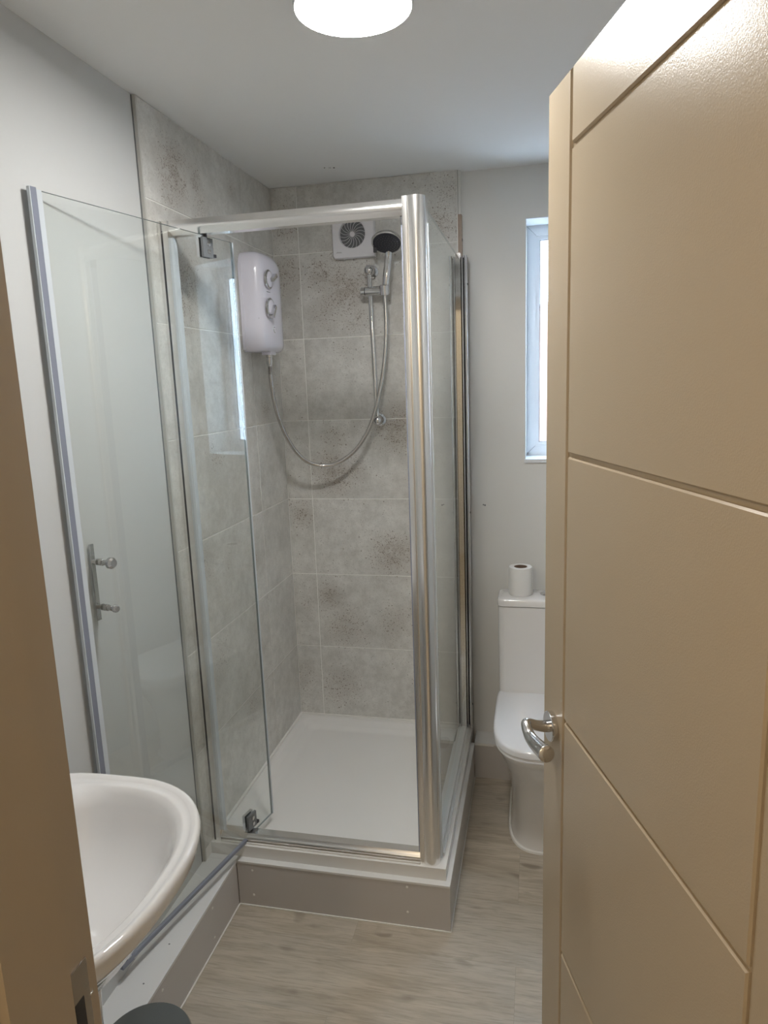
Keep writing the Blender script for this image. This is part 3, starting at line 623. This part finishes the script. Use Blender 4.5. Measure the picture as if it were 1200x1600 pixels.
# ------------------------------------------------------------------ door leaf
AX, AY = .9725, -1.346; an = math.radians(-72.3)
dd = Vector((math.cos(an), math.sin(an), 0)); dn = Vector((dd.y, -dd.x, 0))      # dn points to the viewer's side (-x)
ML = Matrix(((dd.x, dn.x, 0, AX), (dd.y, dn.y, 0, AY), (0,0,1,0), (0,0,0,1)))     # local: s, off, z
DW, DT, DB = .705, 1.960, .008
D1 = thing('door_1', 'cream painted grooved interior door standing open on the right', 'door', (AX+dd.x*DW, AY+dd.y*DW, 0), kind='structure')
bm = B()
box(bm, .001, DW-.001, -.035, -.005, DB+.001, DT-.001, M=ML)
gw = .0032; gs = [.0995, .607]; gz = [1.856, 1.412, .968, .525, .10]
cells = [(0, gs[0], DB, DT), (gs[1], DW, DB, DT)]
zz = [DT] + gz + [DB]
for a, b in zip(zz, zz[1:]): cells.append((gs[0], gs[1], b, a))
for s0, s1, z0, z1 in cells:
    a0 = s0 + (0 if s0 == 0 else gw); a1 = s1 - (0 if s1 == DW else gw); b0 = z0 + (0 if z0 == DB else gw); b1 = z1 - (0 if z1 == DT else gw)
    k = .0022
    ia0 = a0+k; ia1 = a1-k; ib0 = b0+k; ib1 = b1-k
    loft(bm, [[ML @ Vector(p) for p in ((a0,-.0055,b0),(a1,-.0055,b0),(a1,-.0055,b1),(a0,-.0055,b1))], [ML @ Vector(p) for p in ((a0,-.0025,b0),(a1,-.0025,b0),(a1,-.0025,b1),(a0,-.0025,b1))], [ML @ Vector(p) for p in ((ia0,0,ib0),(ia1,0,ib0),(ia1,0,ib1),(ia0,0,ib1))]])
    box(bm, a0, a1, -.035, -.0055, b0, b1, M=ML) if s0 == 0 or s1 == DW else None
link('door_leaf', bm, M_door, D1, smooth=20)
HD = bpy.data.objects.new('door_handle', None); C.objects.link(HD); HD.parent = D1; HD.matrix_parent_inverse = D1.matrix_world.inverted()
zh = .934
bm = B(); lathe(bm, [(.0255, 0), (.0262, .001), (.0262, .0095), (.025, .011)], ML @ Vector((.054, 0, zh)), dn, n=48); link('rose_plate', bm, M_chrome, HD)
pth = [(.054,.008,zh),(.054,.020,zh+.001),(.055,.034,zh+.005),(.0565,.0455,zh+.0105),(.0605,.0515,zh+.0125),(.068,.053,zh+.009),(.082,.052,zh+.001),(.100,.050,zh-.001),(.122,.048,zh+.001),(.146,.0465,zh+.005),(.155,.046,zh+.007)]
pts = [ML @ p for p in spline(pth, 6)]; n_ = len(pts)
def rr(i):
    t = i/(n_-1)
    if t < .35: return .0105 - .0022*t/.35
    return .0083 + .0052*sst(.4, .97, t) if t < .965 else .0135*math.sqrt(max(.05, 1-((t-.965)/.04)**2))
bm = B(); tube(bm, pts, [rr(i) for i in range(n_)], 28); link('lever', bm, M_steel, HD, smooth=70)
for z in (.25, 1.0, 1.72):
    bm = B(); tube(bm, [ML @ Vector((DW+.004, -.001, z-.04)), ML @ Vector((DW+.004, -.001, z+.04))], .005, 12); link('hinge', bm, M_steel, D1)

# door frame around the opening
DF = thing('door_2', 'brown-cream painted door frame at the left edge of the doorway', 'door frame', (.485, -2.06, 0), kind='structure')
LX = .497
def jamb(sgn, x):
    bm = B(); a, b = sorted((x, x - sgn*.042)); box(bm, a, b, YO-.002, YF-.0005, 0, DZ+.0); link('frame_liner', bm, M_frame, DF, bevel=.002)
    a, b = sorted((x+sgn*.0006, x + sgn*.011)); bm = B(); box(bm, a, b, YO+.012, YF-.041, 0, DZ-.022); link('door_stop', bm, M_frame, DF, bevel=.002)
    a, b = sorted((x-sgn*.007, x - sgn*.07)); bm = B(); box(bm, a, b, YF+.0005, YF+.016, 0, DZ+.05); link('architrave', bm, M_frame, DF, bevel=.004)
    bm = B(); box(bm, a, b, YO-.018, YO-.0025, 0, DZ+.05); link('architrave', bm, M_frame, DF, bevel=.004)
jamb(1, LX); jamb(-1, 1.195)
bm = B(); box(bm, LX, 1.195, YO-.002, YF-.0005, DZ-.022, DZ); link('frame_head', bm, M_frame, DF)
bm = B(); box(bm, LX-.05, 1.245, YF+.0005, YF+.016, DZ-.014, DZ+.05); link('architrave', bm, M_frame, DF, bevel=.004)
sp = B(); box(sp, LX+.0002, LX+.0018, -2.037, -2.006, .79, .952); stp = link('strike_plate', sp, M_steel, DF, bevel=.0006); stp['label'] = 'steel strike plate'
bm = B(); box(bm, LX+.0019, LX+.0022, -2.030, -2.016, .86, .915); link('latch_hole', bm, M_void, stp)
bm = B(); tube(bm, [(LX+.001,-2.007,.905),(LX+.0005,-2.002,.905),(LX-.003,-1.9985,.905)], .0012, 8); link('strike_lip', bm, M_steel, stp)
